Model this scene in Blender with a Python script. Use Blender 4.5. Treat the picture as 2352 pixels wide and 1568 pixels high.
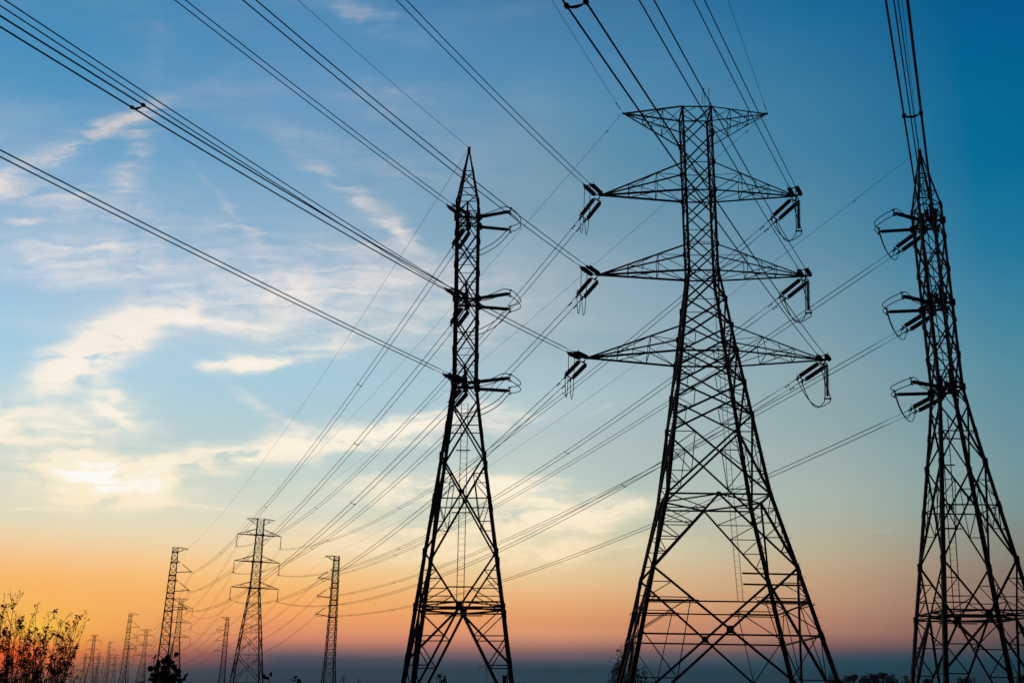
import bpy, math, random
from mathutils import Vector, Matrix, noise
R = math.radians
random.seed(7)
for o in list(bpy.data.objects):
    bpy.data.objects.remove(o, do_unlink=True)
scene = bpy.context.scene
col = scene.collection

# ---------------------------------------------------------------- camera
cam_d = bpy.data.cameras.new('camera')
cam_d.sensor_width = 36.0
cam_d.lens = 2485.1 / 2352.0 * 36.0
cam_d.clip_start = 0.1
cam_d.clip_end = 60000
cam = bpy.data.objects.new('camera', cam_d)
cam.matrix_world = Matrix.Translation((0, 0, 1.6)) @ Matrix.Rotation(R(90 + 18.476), 4, 'X') @ Matrix.Rotation(R(1.015), 4, 'Z')
col.objects.link(cam)
scene.camera = cam

# ---------------------------------------------------------------- view transform
scene.view_settings.view_transform = 'Standard'
scene.view_settings.look = 'None'
scene.view_settings.exposure = 0
scene.view_settings.gamma = 1

# ---------------------------------------------------------------- dusk sky (world), laid out in compass direction and elevation
SKY_AZ= [-25.06, -11.28, 1.81, 16.98, 25.38, 34.0]
SKY_RAMPS=[
  [(0.67, (0.0338, 0.0534, 0.0784)), (1.44, (0.2232, 0.0908, 0.0976)), (2.02, (0.855, 0.1812, 0.0648)), (2.8, (0.9911, 0.402, 0.0762)), (3.79, (0.9823, 0.4678, 0.1221)), (5.79, (0.9734, 0.5395, 0.2159)), (7.81, (0.8228, 0.7011, 0.4793)), (9.85, (0.6038, 0.6724, 0.5906)), (11.5, (0.5029, 0.6445, 0.6308)), (13.98, (0.4793, 0.6584, 0.7305)), (16.06, (0.3712, 0.6038, 0.7605)), (19.18, (0.3515, 0.5395, 0.7157)), (22.27, (0.2874, 0.4678, 0.6584)), (25.33, (0.1812, 0.3916, 0.6038)), (28.34, (0.0931, 0.305, 0.5271)), (32.24, (0.0612, 0.2542, 0.4678))] ,
  [(0.95, (0.0208, 0.0455, 0.0684)), (1.57, (0.043, 0.0592, 0.0856)), (2.19, (0.1812, 0.1119, 0.1221)), (2.82, (0.6584, 0.2384, 0.1441)), (3.88, (0.9047, 0.3712, 0.1329)), (5.37, (0.9734, 0.5029, 0.1683)), (6.89, (0.9216, 0.6445, 0.3325)), (8.64, (0.7605, 0.7157, 0.5395)), (10.85, (0.5647, 0.6654, 0.6038)), (13.08, (0.4564, 0.6105, 0.6445)), (15.78, (0.3916, 0.6038, 0.7011)), (17.58, (0.3813, 0.5647, 0.6724)), (22.09, (0.2961, 0.4678, 0.6308)), (26.54, (0.1946, 0.3813, 0.5647)), (30.89, (0.1221, 0.305, 0.5149)), (35.1, (0.0723, 0.2462, 0.4564))] ,
  [(1.16, (0.0137, 0.0481, 0.0684)), (1.8, (0.0242, 0.0521, 0.075)), (2.22, (0.1221, 0.0976, 0.1221)), (2.65, (0.305, 0.15, 0.1329)), (3.29, (0.6867, 0.305, 0.1683)), (4.15, (0.807, 0.3515, 0.15)), (5.67, (0.855, 0.5271, 0.2542)), (7.22, (0.7913, 0.6584, 0.402)), (9.0, (0.6172, 0.6445, 0.5029)), (11.25, (0.5149, 0.6172, 0.5647)), (13.53, (0.4619, 0.575, 0.575)), (15.83, (0.4204, 0.5626, 0.6113)), (18.13, (0.3322, 0.4679, 0.5345)), (22.73, (0.2481, 0.3898, 0.4802)), (27.28, (0.1447, 0.306, 0.4335)), (31.72, (0.0963, 0.2647, 0.4412)), (36.0, (0.0491, 0.1922, 0.3686))] ,
  [(1.35, (0.0082, 0.0406, 0.0592)), (2.37, (0.0319, 0.0704, 0.0976)), (2.78, (0.15, 0.0931, 0.1022)), (3.4, (0.3515, 0.1746, 0.1329)), (4.65, (0.4793, 0.2623, 0.1683)), (6.75, (0.5029, 0.3712, 0.2384)), (8.89, (0.4233, 0.4452, 0.3515)), (11.06, (0.3613, 0.4452, 0.4125)), (13.24, (0.2953, 0.4028, 0.4127)), (17.64, (0.2184, 0.3533, 0.4101)), (22.05, (0.1337, 0.2887, 0.3931)), (26.41, (0.065, 0.2261, 0.3609)), (30.67, (0.0383, 0.1915, 0.3407)), (34.79, (0.0108, 0.1483, 0.3115))] ,
  [(1.43, (0.0043, 0.0297, 0.0455)), (2.59, (0.0252, 0.0545, 0.0723)), (3.37, (0.1119, 0.0802, 0.0802)), (4.56, (0.1812, 0.1221, 0.1022)), (6.56, (0.2232, 0.2016, 0.1683)), (8.59, (0.2016, 0.2789, 0.2623)), (10.64, (0.1746, 0.305, 0.3278)), (12.7, (0.1427, 0.2895, 0.3402)), (16.86, (0.0819, 0.2563, 0.3558)), (21.03, (0.0292, 0.2039, 0.3404)), (25.15, (0.0043, 0.1588, 0.3107)), (29.19, (0.0013, 0.1363, 0.2929)), (33.1, (0.0012, 0.1069, 0.2683))] ,
  [(1.43, (0.0014, 0.0231, 0.0371)), (2.59, (0, 0.0405, 0.0584)), (3.37, (0, 0.035, 0.0546)), (4.56, (0.0368, 0.0552, 0.0704)), (6.56, (0.0844, 0.1217, 0.1364)), (8.59, (0.0852, 0.2009, 0.2256)), (10.64, (0.0752, 0.2349, 0.2914)), (12.7, (0.0582, 0.2276, 0.304)), (16.86, (0.0068, 0.2034, 0.3284)), (21.03, (0, 0.154, 0.3121)), (25.15, (0, 0.1161, 0.2809)), (29.19, (0, 0.1027, 0.2655)), (33.1, (0, 0.0773, 0.2407))] ,
]
CLOUDS= [(-0.4312, 0.551, 0.0777, 0.0134, 29.2, 0.731), (-0.3918, 0.5326, 0.0461, 0.0167, 75.0, 0.473), (-0.3897, 0.6363, 0.0588, 0.0122, 88.3, 0.103), (-0.4756, 0.4862, 0.0726, 0.0177, -9.7, 0.241), (-0.2562, 0.5657, 0.0643, 0.0162, -10.0, 0.129), (-0.1356, 0.6902, 0.0585, 0.0242, -27.0, 0.155), (-0.4974, 0.4566, 0.0307, 0.004, 1.1, 0.516), (-0.5215, 0.4902, 0.0205, 0.0098, -9.7, 0.516), (-0.3122, 0.4943, 0.0726, 0.0041, -47.0, 0.189), (-0.1558, 0.4817, 0.0693, 0.0094, -35.7, 0.559), (-0.1234, 0.4542, 0.0269, 0.0078, -20.3, 0.344), (-0.0953, 0.4167, 0.1046, 0.0213, -11.8, 0.284), (-0.1744, 0.7087, 0.045, 0.0154, -32.2, 0.327), (-0.129, 0.6072, 0.0688, 0.0192, 4.6, 0.189), (-0.3838, 0.3296, 0.0619, 0.022, 23.0, 1.032), (-0.426, 0.2992, 0.0444, 0.0193, 32.0, 0.946), (-0.3309, 0.3477, 0.0594, 0.0084, 3.2, 0.946), (-0.3889, 0.2737, 0.0352, 0.0168, -28.2, 0.645), (-0.3896, 0.2629, 0.0243, 0.0059, -32.7, 0.645), (-0.2632, 0.3088, 0.0274, 0.0073, -2.1, 1.29), (-0.2176, 0.3176, 0.0504, 0.009, 7.4, 0.688), (-0.4638, 0.2466, 0.0954, 0.0164, -2.0, 0.989), (-0.4443, 0.2279, 0.0533, 0.0031, 1.0, 0.43), (-0.3763, 0.1959, 0.056, 0.0163, -10.9, 2.236), (-0.3876, 0.1895, 0.0715, 0.0209, -4.0, 0.946), (-0.379, 0.1713, 0.0682, 0.0045, 3.0, 0.602), (-0.4463, 0.1628, 0.0361, 0.0019, 1.0, 0.516), (-0.1978, 0.2274, 0.1641, 0.017, 9.3, 1.075), (-0.1248, 0.2443, 0.099, 0.0078, 11.4, 0.43), (-0.238, 0.2636, 0.0475, 0.006, -36.3, 0.344), (-0.2978, 0.1667, 0.0447, 0.0029, -6.9, 0.387), (-0.0093, 0.2494, 0.0374, 0.0062, 15.4, 0.43), (-0.0932, 0.1866, 0.0851, 0.018, 7.1, 1.032), (0.0081, 0.1904, 0.0608, 0.0105, -5.0, 1.118), (0.0387, 0.1646, 0.0768, 0.014, 6.0, 1.376), (0.009, 0.1302, 0.1157, 0.0137, 3.0, 1.29), (-0.139, 0.1395, 0.1038, 0.0164, 4.0, 0.645), (-0.4366, 0.1322, 0.0204, 0.0039, 46.7, 0.258), (0.0839, 0.2695, 0.0189, 0.0027, 13.4, 0.258), (-0.2868, 0.4177, 0.201, 0.0403, -7.5, 0.361), (-0.1269, 0.5227, 0.136, 0.0401, -20.7, 0.172), (-0.4129, 0.4825, 0.1351, 0.0351, -9.7, 0.215), (-0.075, 0.3435, 0.1277, 0.0328, 1.1, 0.215), (-0.2243, 0.3475, 0.111, 0.0247, -3.1, 0.31), (-0.3872, 0.3878, 0.1148, 0.0247, -14.5, 0.172), (-0.4595, 0.4097, 0.0965, 0.0213, -5.3, 0.258), (-0.1802, 0.3871, 0.1119, 0.0212, 5.4, 0.258), (0.3501, 0.1568, 0.0364, 0.0026, 3.0, 0.172), (0.0647, 0.1038, 0.0353, 0.0025, -8.8, 0.172), (-0.3151, 0.2115, 0.1056, 0.0069, 5.1, 0.43), (-0.4413, 0.4337, 0.0533, 0.0086, -7.5, 0.258), (-0.2813, 0.4511, 0.0358, 0.0039, -11.8, 0.258)]
SUN_AZ, SUN_EL = -25.2, 2.2

def build_world():
    w = bpy.data.worlds.new('World')
    scene.world = w
    w.use_nodes = True
    nt = w.node_tree
    N, L = nt.nodes, nt.links
    N.clear()
    def mk(t, **k):
        n = N.new(t)
        for a, b in k.items():
            setattr(n, a, b)
        return n
    def val(x):
        return x
    def math_(op, a, b=None, c=None, clamp=False):
        n = mk('ShaderNodeMath', operation=op, use_clamp=clamp)
        for i, x in enumerate((a, b, c)):
            if x is None: continue
            if isinstance(x, (int, float)): n.inputs[i].default_value = x
            else: L.new(x, n.inputs[i])
        return n.outputs[0]
    def vec(x, y, z):
        n = mk('ShaderNodeCombineXYZ')
        for i, v in enumerate((x, y, z)):
            if isinstance(v, (int, float)): n.inputs[i].default_value = v
            else: L.new(v, n.inputs[i])
        return n.outputs[0]
    def maprange(x, a, b, c=0.0, d=1.0, interp='SMOOTHSTEP'):
        n = mk('ShaderNodeMapRange', interpolation_type=interp)
        L.new(x, n.inputs[0])
        for i, v in zip((1, 2, 3, 4), (a, b, c, d)): n.inputs[i].default_value = v
        return n.outputs[0]
    def mix(f, a, b, blend='MIX'):
        n = mk('ShaderNodeMix', data_type='RGBA', blend_type=blend)
        if isinstance(f, (int, float)): n.inputs[0].default_value = f
        else: L.new(f, n.inputs[0])
        for i, x in ((6, a), (7, b)):
            if isinstance(x, tuple): n.inputs[i].default_value = (*x, 1)
            else: L.new(x, n.inputs[i])
        return n.outputs[2]
    tc = mk('ShaderNodeTexCoord')
    sep = mk('ShaderNodeSeparateXYZ')
    L.new(tc.outputs['Generated'], sep.inputs[0])
    X, Y, Z = sep.outputs
    el = math_('MULTIPLY', math_('ARCSINE', Z), 180 / math.pi)
    az = math_('MULTIPLY', math_('ARCTAN2', X, Y), 180 / math.pi)
    # slow unevenness so the bands are not ruler straight
    nz = mk('ShaderNodeTexNoise'); nz.inputs['Scale'].default_value = 1.0; nz.inputs['Detail'].default_value = 3
    L.new(vec(math_('MULTIPLY', az, .06), math_('MULTIPLY', el, .12), 3.3), nz.inputs['Vector'])
    wob = math_('MULTIPLY', math_('SUBTRACT', nz.outputs[0], .5), 1.6)
    band = maprange(el, 4, 14, 0.25, 1.0)
    elw = math_('ADD', el, math_('MULTIPLY', wob, band))
    f = math_('DIVIDE', elw, 48.0, clamp=True)
    def ramp(stops):
        n = mk('ShaderNodeValToRGB')
        cr = n.color_ramp
        cr.interpolation = 'CARDINAL'
        st = [(0.0, tuple(c * .7 for c in stops[0][1]))] + [(e / 48.0, c) for e, c in stops] + [(1.0, tuple(c * .75 for c in stops[-1][1]))]
        while len(cr.elements) < len(st): cr.elements.new(0.5)
        for i, (p, c) in enumerate(st):
            cr.elements[i].position = p
        for i, (p, c) in enumerate(st):
            cr.elements[i].color = (*c, 1)
        L.new(f, n.inputs[0])
        return n.outputs[0]
    colr = ramp(SKY_RAMPS[0])
    for i in range(1, len(SKY_AZ)):
        colr = mix(maprange(az, SKY_AZ[i - 1], SKY_AZ[i], interp='LINEAR'), colr, ramp(SKY_RAMPS[i]))
    # warm glow around the low sun
    def blob(cu, cw, a, b, ang, P, hard=1.0):
        m = mk('ShaderNodeMapping', vector_type='TEXTURE')
        m.inputs['Location'].default_value = (cu, cw, 0)
        m.inputs['Rotation'].default_value = (0, 0, R(ang))
        m.inputs['Scale'].default_value = (a, b, 1)
        L.new(P, m.inputs[0])
        ln = mk('ShaderNodeVectorMath', operation='DOT_PRODUCT')
        L.new(m.outputs[0], ln.inputs[0]); L.new(m.outputs[0], ln.inputs[1])
        # gaussian exp(-r2)
        return math_('POWER', 2.718, math_('MULTIPLY', ln.outputs['Value'], -hard))
    Yp = math_('MAXIMUM', Y, .05)
    U = math_('DIVIDE', X, Yp); W = math_('DIVIDE', Z, Yp)
    P0 = vec(U, W, 0)
    front = maprange(Y, .2, .5)
    colr = mix(math_('MULTIPLY', blob(-.43, .055, .085, .030, 0, P0), .75), colr, (1.0, .50, .07))
    colr = mix(math_('MULTIPLY', blob(-.418, .055, .022, .010, 0, P0), .6), colr, (1.0, .66, .06))
    colr = mix(math_('MULTIPLY', blob(-.45, .032, .062, .017, 0, P0), .9), colr, (1.0, .11, .015))
    # ---- cirrus
    n1 = mk('ShaderNodeTexNoise'); n1.inputs['Scale'].default_value = 9; n1.inputs['Detail'].default_value = 4; n1.inputs['Roughness'].default_value = .55
    L.new(P0, n1.inputs['Vector'])
    off = mk('ShaderNodeVectorMath', operation='SUBTRACT'); L.new(n1.outputs['Color'], off.inputs[0]); off.inputs[1].default_value = (.5, .5, .5)
    offs = mk('ShaderNodeVectorMath', operation='MULTIPLY'); L.new(off.outputs[0], offs.inputs[0]); offs.inputs[1].default_value = (.07, .030, 0)
    n1b = mk('ShaderNodeTexNoise'); n1b.inputs['Scale'].default_value = 38; n1b.inputs['Detail'].default_value = 4; n1b.inputs['Roughness'].default_value = .6
    sc = mk('ShaderNodeMapping'); sc.inputs['Scale'].default_value = (.6, 1.6, 1); sc.inputs['Rotation'].default_value = (0, 0, R(-14)); L.new(P0, sc.inputs[0])
    L.new(sc.outputs[0], n1b.inputs['Vector'])
    offb = mk('ShaderNodeVectorMath', operation='SUBTRACT'); L.new(n1b.outputs['Color'], offb.inputs[0]); offb.inputs[1].default_value = (.5, .5, .5)
    offsb = mk('ShaderNodeVectorMath', operation='MULTIPLY'); L.new(offb.outputs[0], offsb.inputs[0]); offsb.inputs[1].default_value = (.030, .012, 0)
    Pa = mk('ShaderNodeVectorMath', operation='ADD'); L.new(P0, Pa.inputs[0]); L.new(offs.outputs[0], Pa.inputs[1])
    Pb = mk('ShaderNodeVectorMath', operation='ADD'); L.new(Pa.outputs[0], Pb.inputs[0]); L.new(offsb.outputs[0], Pb.inputs[1])
    P1 = Pb.outputs[0]
    acc = None
    for (cu, cw, a, b, ang, amp) in CLOUDS:
        g = math_('MULTIPLY', blob(cu, cw, a, b, ang, P1, 1.0), amp)
        acc = g if acc is None else math_('ADD', acc, g)
    # fibrous texture running along the wisps
    mp = mk('ShaderNodeMapping'); mp.inputs['Rotation'].default_value = (0, 0, R(-10)); mp.inputs['Scale'].default_value = (14, 80, 1)
    L.new(P1, mp.inputs[0])
    n2 = mk('ShaderNodeTexNoise'); n2.inputs['Scale'].default_value = 1; n2.inputs['Detail'].default_value = 7; n2.inputs['Roughness'].default_value = .6; n2.inputs['Distortion'].default_value = .6
    L.new(mp.outputs[0], n2.inputs['Vector'])
    n3 = mk('ShaderNodeTexNoise'); n3.inputs['Scale'].default_value = 26; n3.inputs['Detail'].default_value = 5; n3.inputs['Roughness'].default_value = .55
    L.new(P1, n3.inputs['Vector'])
    tex = math_('ADD', math_('MULTIPLY', n2.outputs[0], .6), math_('MULTIPLY', n3.outputs[0], .4))
    texm = maprange(tex, .36, .64, .12, 1.35, 'LINEAR')
    # thin veil everywhere, patchy
    mv = mk('ShaderNodeMapping'); mv.inputs['Rotation'].default_value = (0, 0, R(-18)); mv.inputs['Scale'].default_value = (3.2, 9, 1); mv.inputs['Location'].default_value = (4.1, 2.2, 0)
    L.new(P1, mv.inputs[0])
    n4 = mk('ShaderNodeTexNoise'); n4.inputs['Scale'].default_value = 1; n4.inputs['Detail'].default_value = 6; n4.inputs['Roughness'].default_value = .55
    L.new(mv.outputs[0], n4.inputs['Vector'])
    veil = math_('MULTIPLY', maprange(n4.outputs[0], .40, .70), math_('MULTIPLY', maprange(az, 22, -8, 0.02, .26, 'LINEAR'), maprange(el, 3, 9)))
    amt = math_('ADD', math_('MULTIPLY', acc, texm), veil)
    amt = math_('MULTIPLY', math_('MULTIPLY', amt, front), maprange(el, 1.5, 5))
    ccol = mk('ShaderNodeValToRGB')
    cr = ccol.color_ramp
    for p, c in ((0.0, (1.0, .60, .30)), (.16, (1.0, .76, .45)), (.24, (1.0, .87, .64)), (.34, (1.0, .91, .76)), (.50, (.92, .84, .78)), (.68, (.70, .63, .62)), (1.0, (.40, .46, .58))):
        if p in (0.0, 1.0): e = cr.elements[0 if p == 0 else -1]
        else: e = cr.elements.new(p)
        e.color = (*c, 1)
    L.new(math_('DIVIDE', el, 40.0, clamp=True), ccol.inputs[0])
    # thick parts go white
    dens = math_('MULTIPLY', maprange(amt, 0.0, 1.0, 0, 1, 'SMOOTHSTEP'), .95)
    colr = mix(dens, colr, ccol.outputs[0])
    colr = mix(maprange(amt, 1.0, 2.9), colr, (1.0, 1.0, .95))
    # ---- the rest of the sky, away from the sunset: physical dusk sky
    sky = mk('ShaderNodeTexSky', sky_type='NISHITA', sun_disc=False)
    sky.sun_elevation = R(SUN_EL); sky.sun_rotation = R(SUN_AZ)
    sky.air_density = 1.0; sky.dust_density = 2.0; sky.ozone_density = 2.0
    dim = mix(1.0, sky.outputs[0], (.02, .025, .035), 'MULTIPLY')
    back = maprange(Y, .55, -.05)
    hi = maprange(el, 42, 62)
    away = math_('MAXIMUM', back, hi)
    colr = mix(away, colr, dim)
    bg = mk('ShaderNodeBackground'); bg.inputs['Strength'].default_value = 1.0
    L.new(colr, bg.inputs[0])
    out = mk('ShaderNodeOutputWorld')
    L.new(bg.outputs[0], out.inputs[0])
build_world()

# ---------------------------------------------------------------- sun, just above the horizon behind the saplings
sd = bpy.data.lights.new('sun', 'SUN')
sd.energy = 0.35
sd.angle = R(0.6)
sd.color = (1.0, .48, .20)
sun = bpy.data.objects.new('sun', sd)
sv = Vector((math.sin(R(SUN_AZ)) * math.cos(R(SUN_EL)), math.cos(R(SUN_AZ)) * math.cos(R(SUN_EL)), math.sin(R(SUN_EL))))
sun.rotation_euler = sv.to_track_quat('Z', 'Y').to_euler()
sun.location = sv * 300
col.objects.link(sun)
# ---------------------------------------------------------------- materials
def material(name, c1, c2, rough=.6, metal=0.0, scale=6.0, bump=0.0):
    m = bpy.data.materials.new(name)
    m.use_nodes = True
    nt = m.node_tree; N, L = nt.nodes, nt.links
    b = N['Principled BSDF']
    tc = N.new('ShaderNodeTexCoord')
    n = N.new('ShaderNodeTexNoise'); n.inputs['Scale'].default_value = scale; n.inputs['Detail'].default_value = 5
    L.new(tc.outputs['Object'], n.inputs['Vector'])
    r = N.new('ShaderNodeValToRGB')
    r.color_ramp.elements[0].position = .35; r.color_ramp.elements[0].color = (*c1, 1)
    r.color_ramp.elements[1].position = .68; r.color_ramp.elements[1].color = (*c2, 1)
    L.new(n.outputs[0], r.inputs[0]); L.new(r.outputs[0], b.inputs['Base Color'])
    b.inputs['Roughness'].default_value = rough
    b.inputs['Specular IOR Level'].default_value = .2
    b.inputs['Metallic'].default_value = metal
    if bump:
        bp = N.new('ShaderNodeBump'); bp.inputs['Strength'].default_value = bump
        L.new(n.outputs[0], bp.inputs['Height']); L.new(bp.outputs[0], b.inputs['Normal'])
    return m
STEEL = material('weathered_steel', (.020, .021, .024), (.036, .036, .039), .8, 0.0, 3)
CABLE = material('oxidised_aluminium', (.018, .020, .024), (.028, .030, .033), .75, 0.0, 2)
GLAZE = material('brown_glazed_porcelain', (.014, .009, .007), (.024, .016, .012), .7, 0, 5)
BARK = material('bark', (.030, .022, .016), (.060, .045, .032), .9, 0, 20, .3)
def leafy(name, c, t, f):
    m = material(name, tuple(x * .7 for x in c), c, .8, 0, 9)
    nt = m.node_tree; tr = nt.nodes.new('ShaderNodeBsdfTranslucent'); tr.inputs[0].default_value = (*t, 1)
    mx = nt.nodes.new('ShaderNodeMixShader'); mx.inputs[0].default_value = f
    nt.links.new(nt.nodes['Principled BSDF'].outputs[0], mx.inputs[1]); nt.links.new(tr.outputs[0], mx.inputs[2])
    nt.links.new(mx.outputs[0], nt.nodes['Material Output'].inputs[0])
    return m
GLARELEAF = leafy('glare_reddened_leaf', (.055, .020, .012), (.22, .045, .012), .45)  # red tint of the low-sun glare put into the leaf colours
GLAREBARK = material('glare_reddened_twig', (.045, .018, .012), (.075, .030, .018), .9, 0, 20)  # stem colour carries the same painted-in glare red
LEAF = material('dusty_leaf', (.030, .042, .014), (.060, .070, .022), .75, 0, 8)
SOIL = material('dry_soil', (.030, .028, .018), (.060, .052, .032), .95, 0, .15, .4)
GRASS = material('dry_grass', (.045, .045, .018), (.075, .066, .028), .9, 0, 4)

# ---------------------------------------------------------------- mesh collector
class MB:
    def __init__(self): self.v = []; self.f = []
    def _frame(self, d):
        up = Vector((0, 0, 1)) if abs(d.z) < .92 else Vector((0, 1, 0))
        a = d.cross(up).normalized(); b = a.cross(d).normalized()
        return a, b
    def prof(self, p, q, pts, cap=True):
        p = Vector(p); q = Vector(q); d = (q - p)
        if d.length < 1e-6: return
        d.normalize(); a, b = self._frame(d)
        n = len(pts); i0 = len(self.v)
        for c in (p, q):
            for x, y in pts: self.v.append(c + a * x + b * y)
        for i in range(n):
            j = (i + 1) % n
            self.f.append((i0 + i, i0 + j, i0 + n + j, i0 + n + i))
        if cap:
            self.f.append(tuple(i0 + i for i in range(n))[::-1]); self.f.append(tuple(i0 + n + i for i in range(n)))
    def bar(self, p, q, w):                      # rolled steel angle: an L profile
        t = w * .16; h = w / 2
        self.prof(p, q, ((-h, -h), (h, -h), (h, -h + t), (-h + t, -h + t), (-h + t, h), (-h, h)))
    def rect(self, p, q, w, h):
        self.prof(p, q, ((-w / 2, -h / 2), (w / 2, -h / 2), (w / 2, h / 2), (-w / 2, h / 2)))
    def leg(self, p, q, w, out):                 # corner angle opening towards the tower's axis
        p = Vector(p); q = Vector(q); d = (q - p).normalized()
        ox = Vector((out[0], 0, 0)); oy = Vector((0, out[1], 0))
        t = w * .16
        i0 = len(self.v)
        P = ((0, 0), (w, 0), (w, t), (t, t), (t, w), (0, w))
        for c in (p, q):
            for x, y in P: self.v.append(c - ox * (x - w * .35) - oy * (y - w * .35))
        for i in range(6):
            j = (i + 1) % 6
            self.f.append((i0 + i, i0 + j, i0 + 6 + j, i0 + 6 + i))
        self.f.append(tuple(i0 + i for i in range(6))); self.f.append(tuple(i0 + 6 + i for i in range(6)))
    def box(self, c, sx, sy, sz):
        c = Vector(c); i0 = len(self.v)
        for x in (-1, 1):
            for y in (-1, 1):
                for z in (-1, 1): self.v.append(c + Vector((x * sx / 2, y * sy / 2, z * sz / 2)))
        for f in ((0, 1, 3, 2), (4, 6, 7, 5), (0, 4, 5, 1), (2, 3, 7, 6), (0, 2, 6, 4), (1, 5, 7, 3)):
            self.f.append(tuple(i0 + i for i in f))
    def tube(self, pts, r, n=6):
        pts = [Vector(p) for p in pts]
        rs = r if isinstance(r, (list, tuple)) else [r] * len(pts)
        i0 = len(self.v); a = None
        for k, p in enumerate(pts):
            d = (pts[min(k + 1, len(pts) - 1)] - pts[max(k - 1, 0)])
            d = d.normalized() if d.length > 1e-9 else Vector((0, 0, 1))
            if a is None: a, b = self._frame(d)
            else:
                a = (a - d * a.dot(d))
                a = a.normalized() if a.length > 1e-6 else self._frame(d)[0]
                b = d.cross(a)
            for i in range(n):
                t = 2 * math.pi * i / n
                self.v.append(p + (a * math.cos(t) + b * math.sin(t)) * rs[k])
        for k in range(len(pts) - 1):
            for i in range(n):
                j = (i + 1) % n
                self.f.append((i0 + k * n + i, i0 + k * n + j, i0 + (k + 1) * n + j, i0 + (k + 1) * n + i))
        self.f.append(tuple(i0 + i for i in range(n))[::-1]); self.f.append(tuple(i0 + (len(pts) - 1) * n + i for i in range(n)))
    def lathe(self, p, q, prof, n=12):           # prof: (distance along, radius)
        p = Vector(p); d = (Vector(q) - p).normalized(); a, b = self._frame(d)
        i0 = len(self.v)
        for t, r in prof:
            for i in range(n):
                w = 2 * math.pi * i / n
                self.v.append(p + d * t + (a * math.cos(w) + b * math.sin(w)) * r)
        for k in range(len(prof) - 1):
            for i in range(n):
                j = (i + 1) % n
                self.f.append((i0 + k * n + i, i0 + k * n + j, i0 + (k + 1) * n + j, i0 + (k + 1) * n + i))
        self.f.append(tuple(i0 + i for i in range(n))[::-1]); self.f.append(tuple(i0 + (len(prof) - 1) * n + i for i in range(n)))
    def leaf(self, p, d, l, w, side=None):
        p = Vector(p); d = Vector(d).normalized()
        s = side if side is not None else Vector((random.uniform(-1, 1), random.uniform(-1, 1), random.uniform(-.5, .5)))
        s = d.cross(s)
        if s.length < 1e-4: return
        s.normalize(); nrm = s.cross(d)
        i0 = len(self.v)
        self.v += [p, p + d * l * .35 + s * w * .5 - nrm * w * .12, p + d * l * .72 + s * w * .36 - nrm * w * .2, p + d * l - nrm * w * .35,
                   p + d * l * .72 - s * w * .36 - nrm * w * .2, p + d * l * .35 - s * w * .5 - nrm * w * .12, p + d * l * .5]
        self.f += [(i0, i0 + 1, i0 + 6), (i0 + 1, i0 + 2, i0 + 6), (i0 + 2, i0 + 3, i0 + 6), (i0 + 3, i0 + 4, i0 + 6), (i0 + 4, i0 + 5, i0 + 6), (i0 + 5, i0, i0 + 6)]
    def disc(self, p, d, r):                     # a round leaf
        p = Vector(p); d = Vector(d).normalized(); a, b = self._frame(d); i0 = len(self.v)
        self.v.append(p + d * r * .15)
        for k in range(7):
            t = 2 * math.pi * k / 7; rr = r * (1.12 if k == 0 else 1)
            self.v.append(p + (a * math.cos(t) + b * math.sin(t)) * rr)
        self.f += [(i0, i0 + 1 + k, i0 + 1 + (k + 1) % 7) for k in range(7)]
    def build(self, name, m, parent=None, inv=None, smooth=False):
        vs = [inv @ Vector(p) for p in self.v] if inv is not None else self.v
        me = bpy.data.meshes.new(name)
        me.from_pydata([tuple(p) for p in vs], [], self.f)
        me.materials.append(m)
        if smooth:
            me.polygons.foreach_set('use_smooth', [True] * len(me.polygons))
        o = bpy.data.objects.new(name, me)
        col.objects.link(o)
        if parent is not None: o.parent = parent
        return o

def tag(o, label=None, cat=None, group=None, kind=None):
    if label: o['label'] = label
    if cat: o['category'] = cat
    if group: o['group'] = group
    if kind: o['kind'] = kind
    return o
def empty(name, mat):
    o = bpy.data.objects.new(name, None); o.empty_display_size = 1
    o.matrix_world = mat; col.objects.link(o)
    return o
def copy_tree(o, mat, label, group):
    r = o.copy(); col.objects.link(r); r.matrix_world = mat
    r['label'] = label; r['group'] = group
    for ch in [c for c in bpy.data.objects if c.parent == o]:
        c = ch.copy(); col.objects.link(c); c.parent = r
        for g in [k for k in bpy.data.objects if k.parent == ch]:
            e = g.copy(); col.objects.link(e); e.parent = c
    return r

# ---------------------------------------------------------------- ground
g = MB()
n = 24; S = 9000
xs = [-S + 2 * S * i / n for i in range(n + 1)]
for y in xs:
    for x in xs: g.v.append(Vector((x, y + 4000, 0)))
for j in range(n):
    for i in range(n): g.f.append((j * (n + 1) + i, j * (n + 1) + i + 1, (j + 1) * (n + 1) + i + 1, (j + 1) * (n + 1) + i))
tag(g.build('ground', SOIL), kind='structure')

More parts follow.
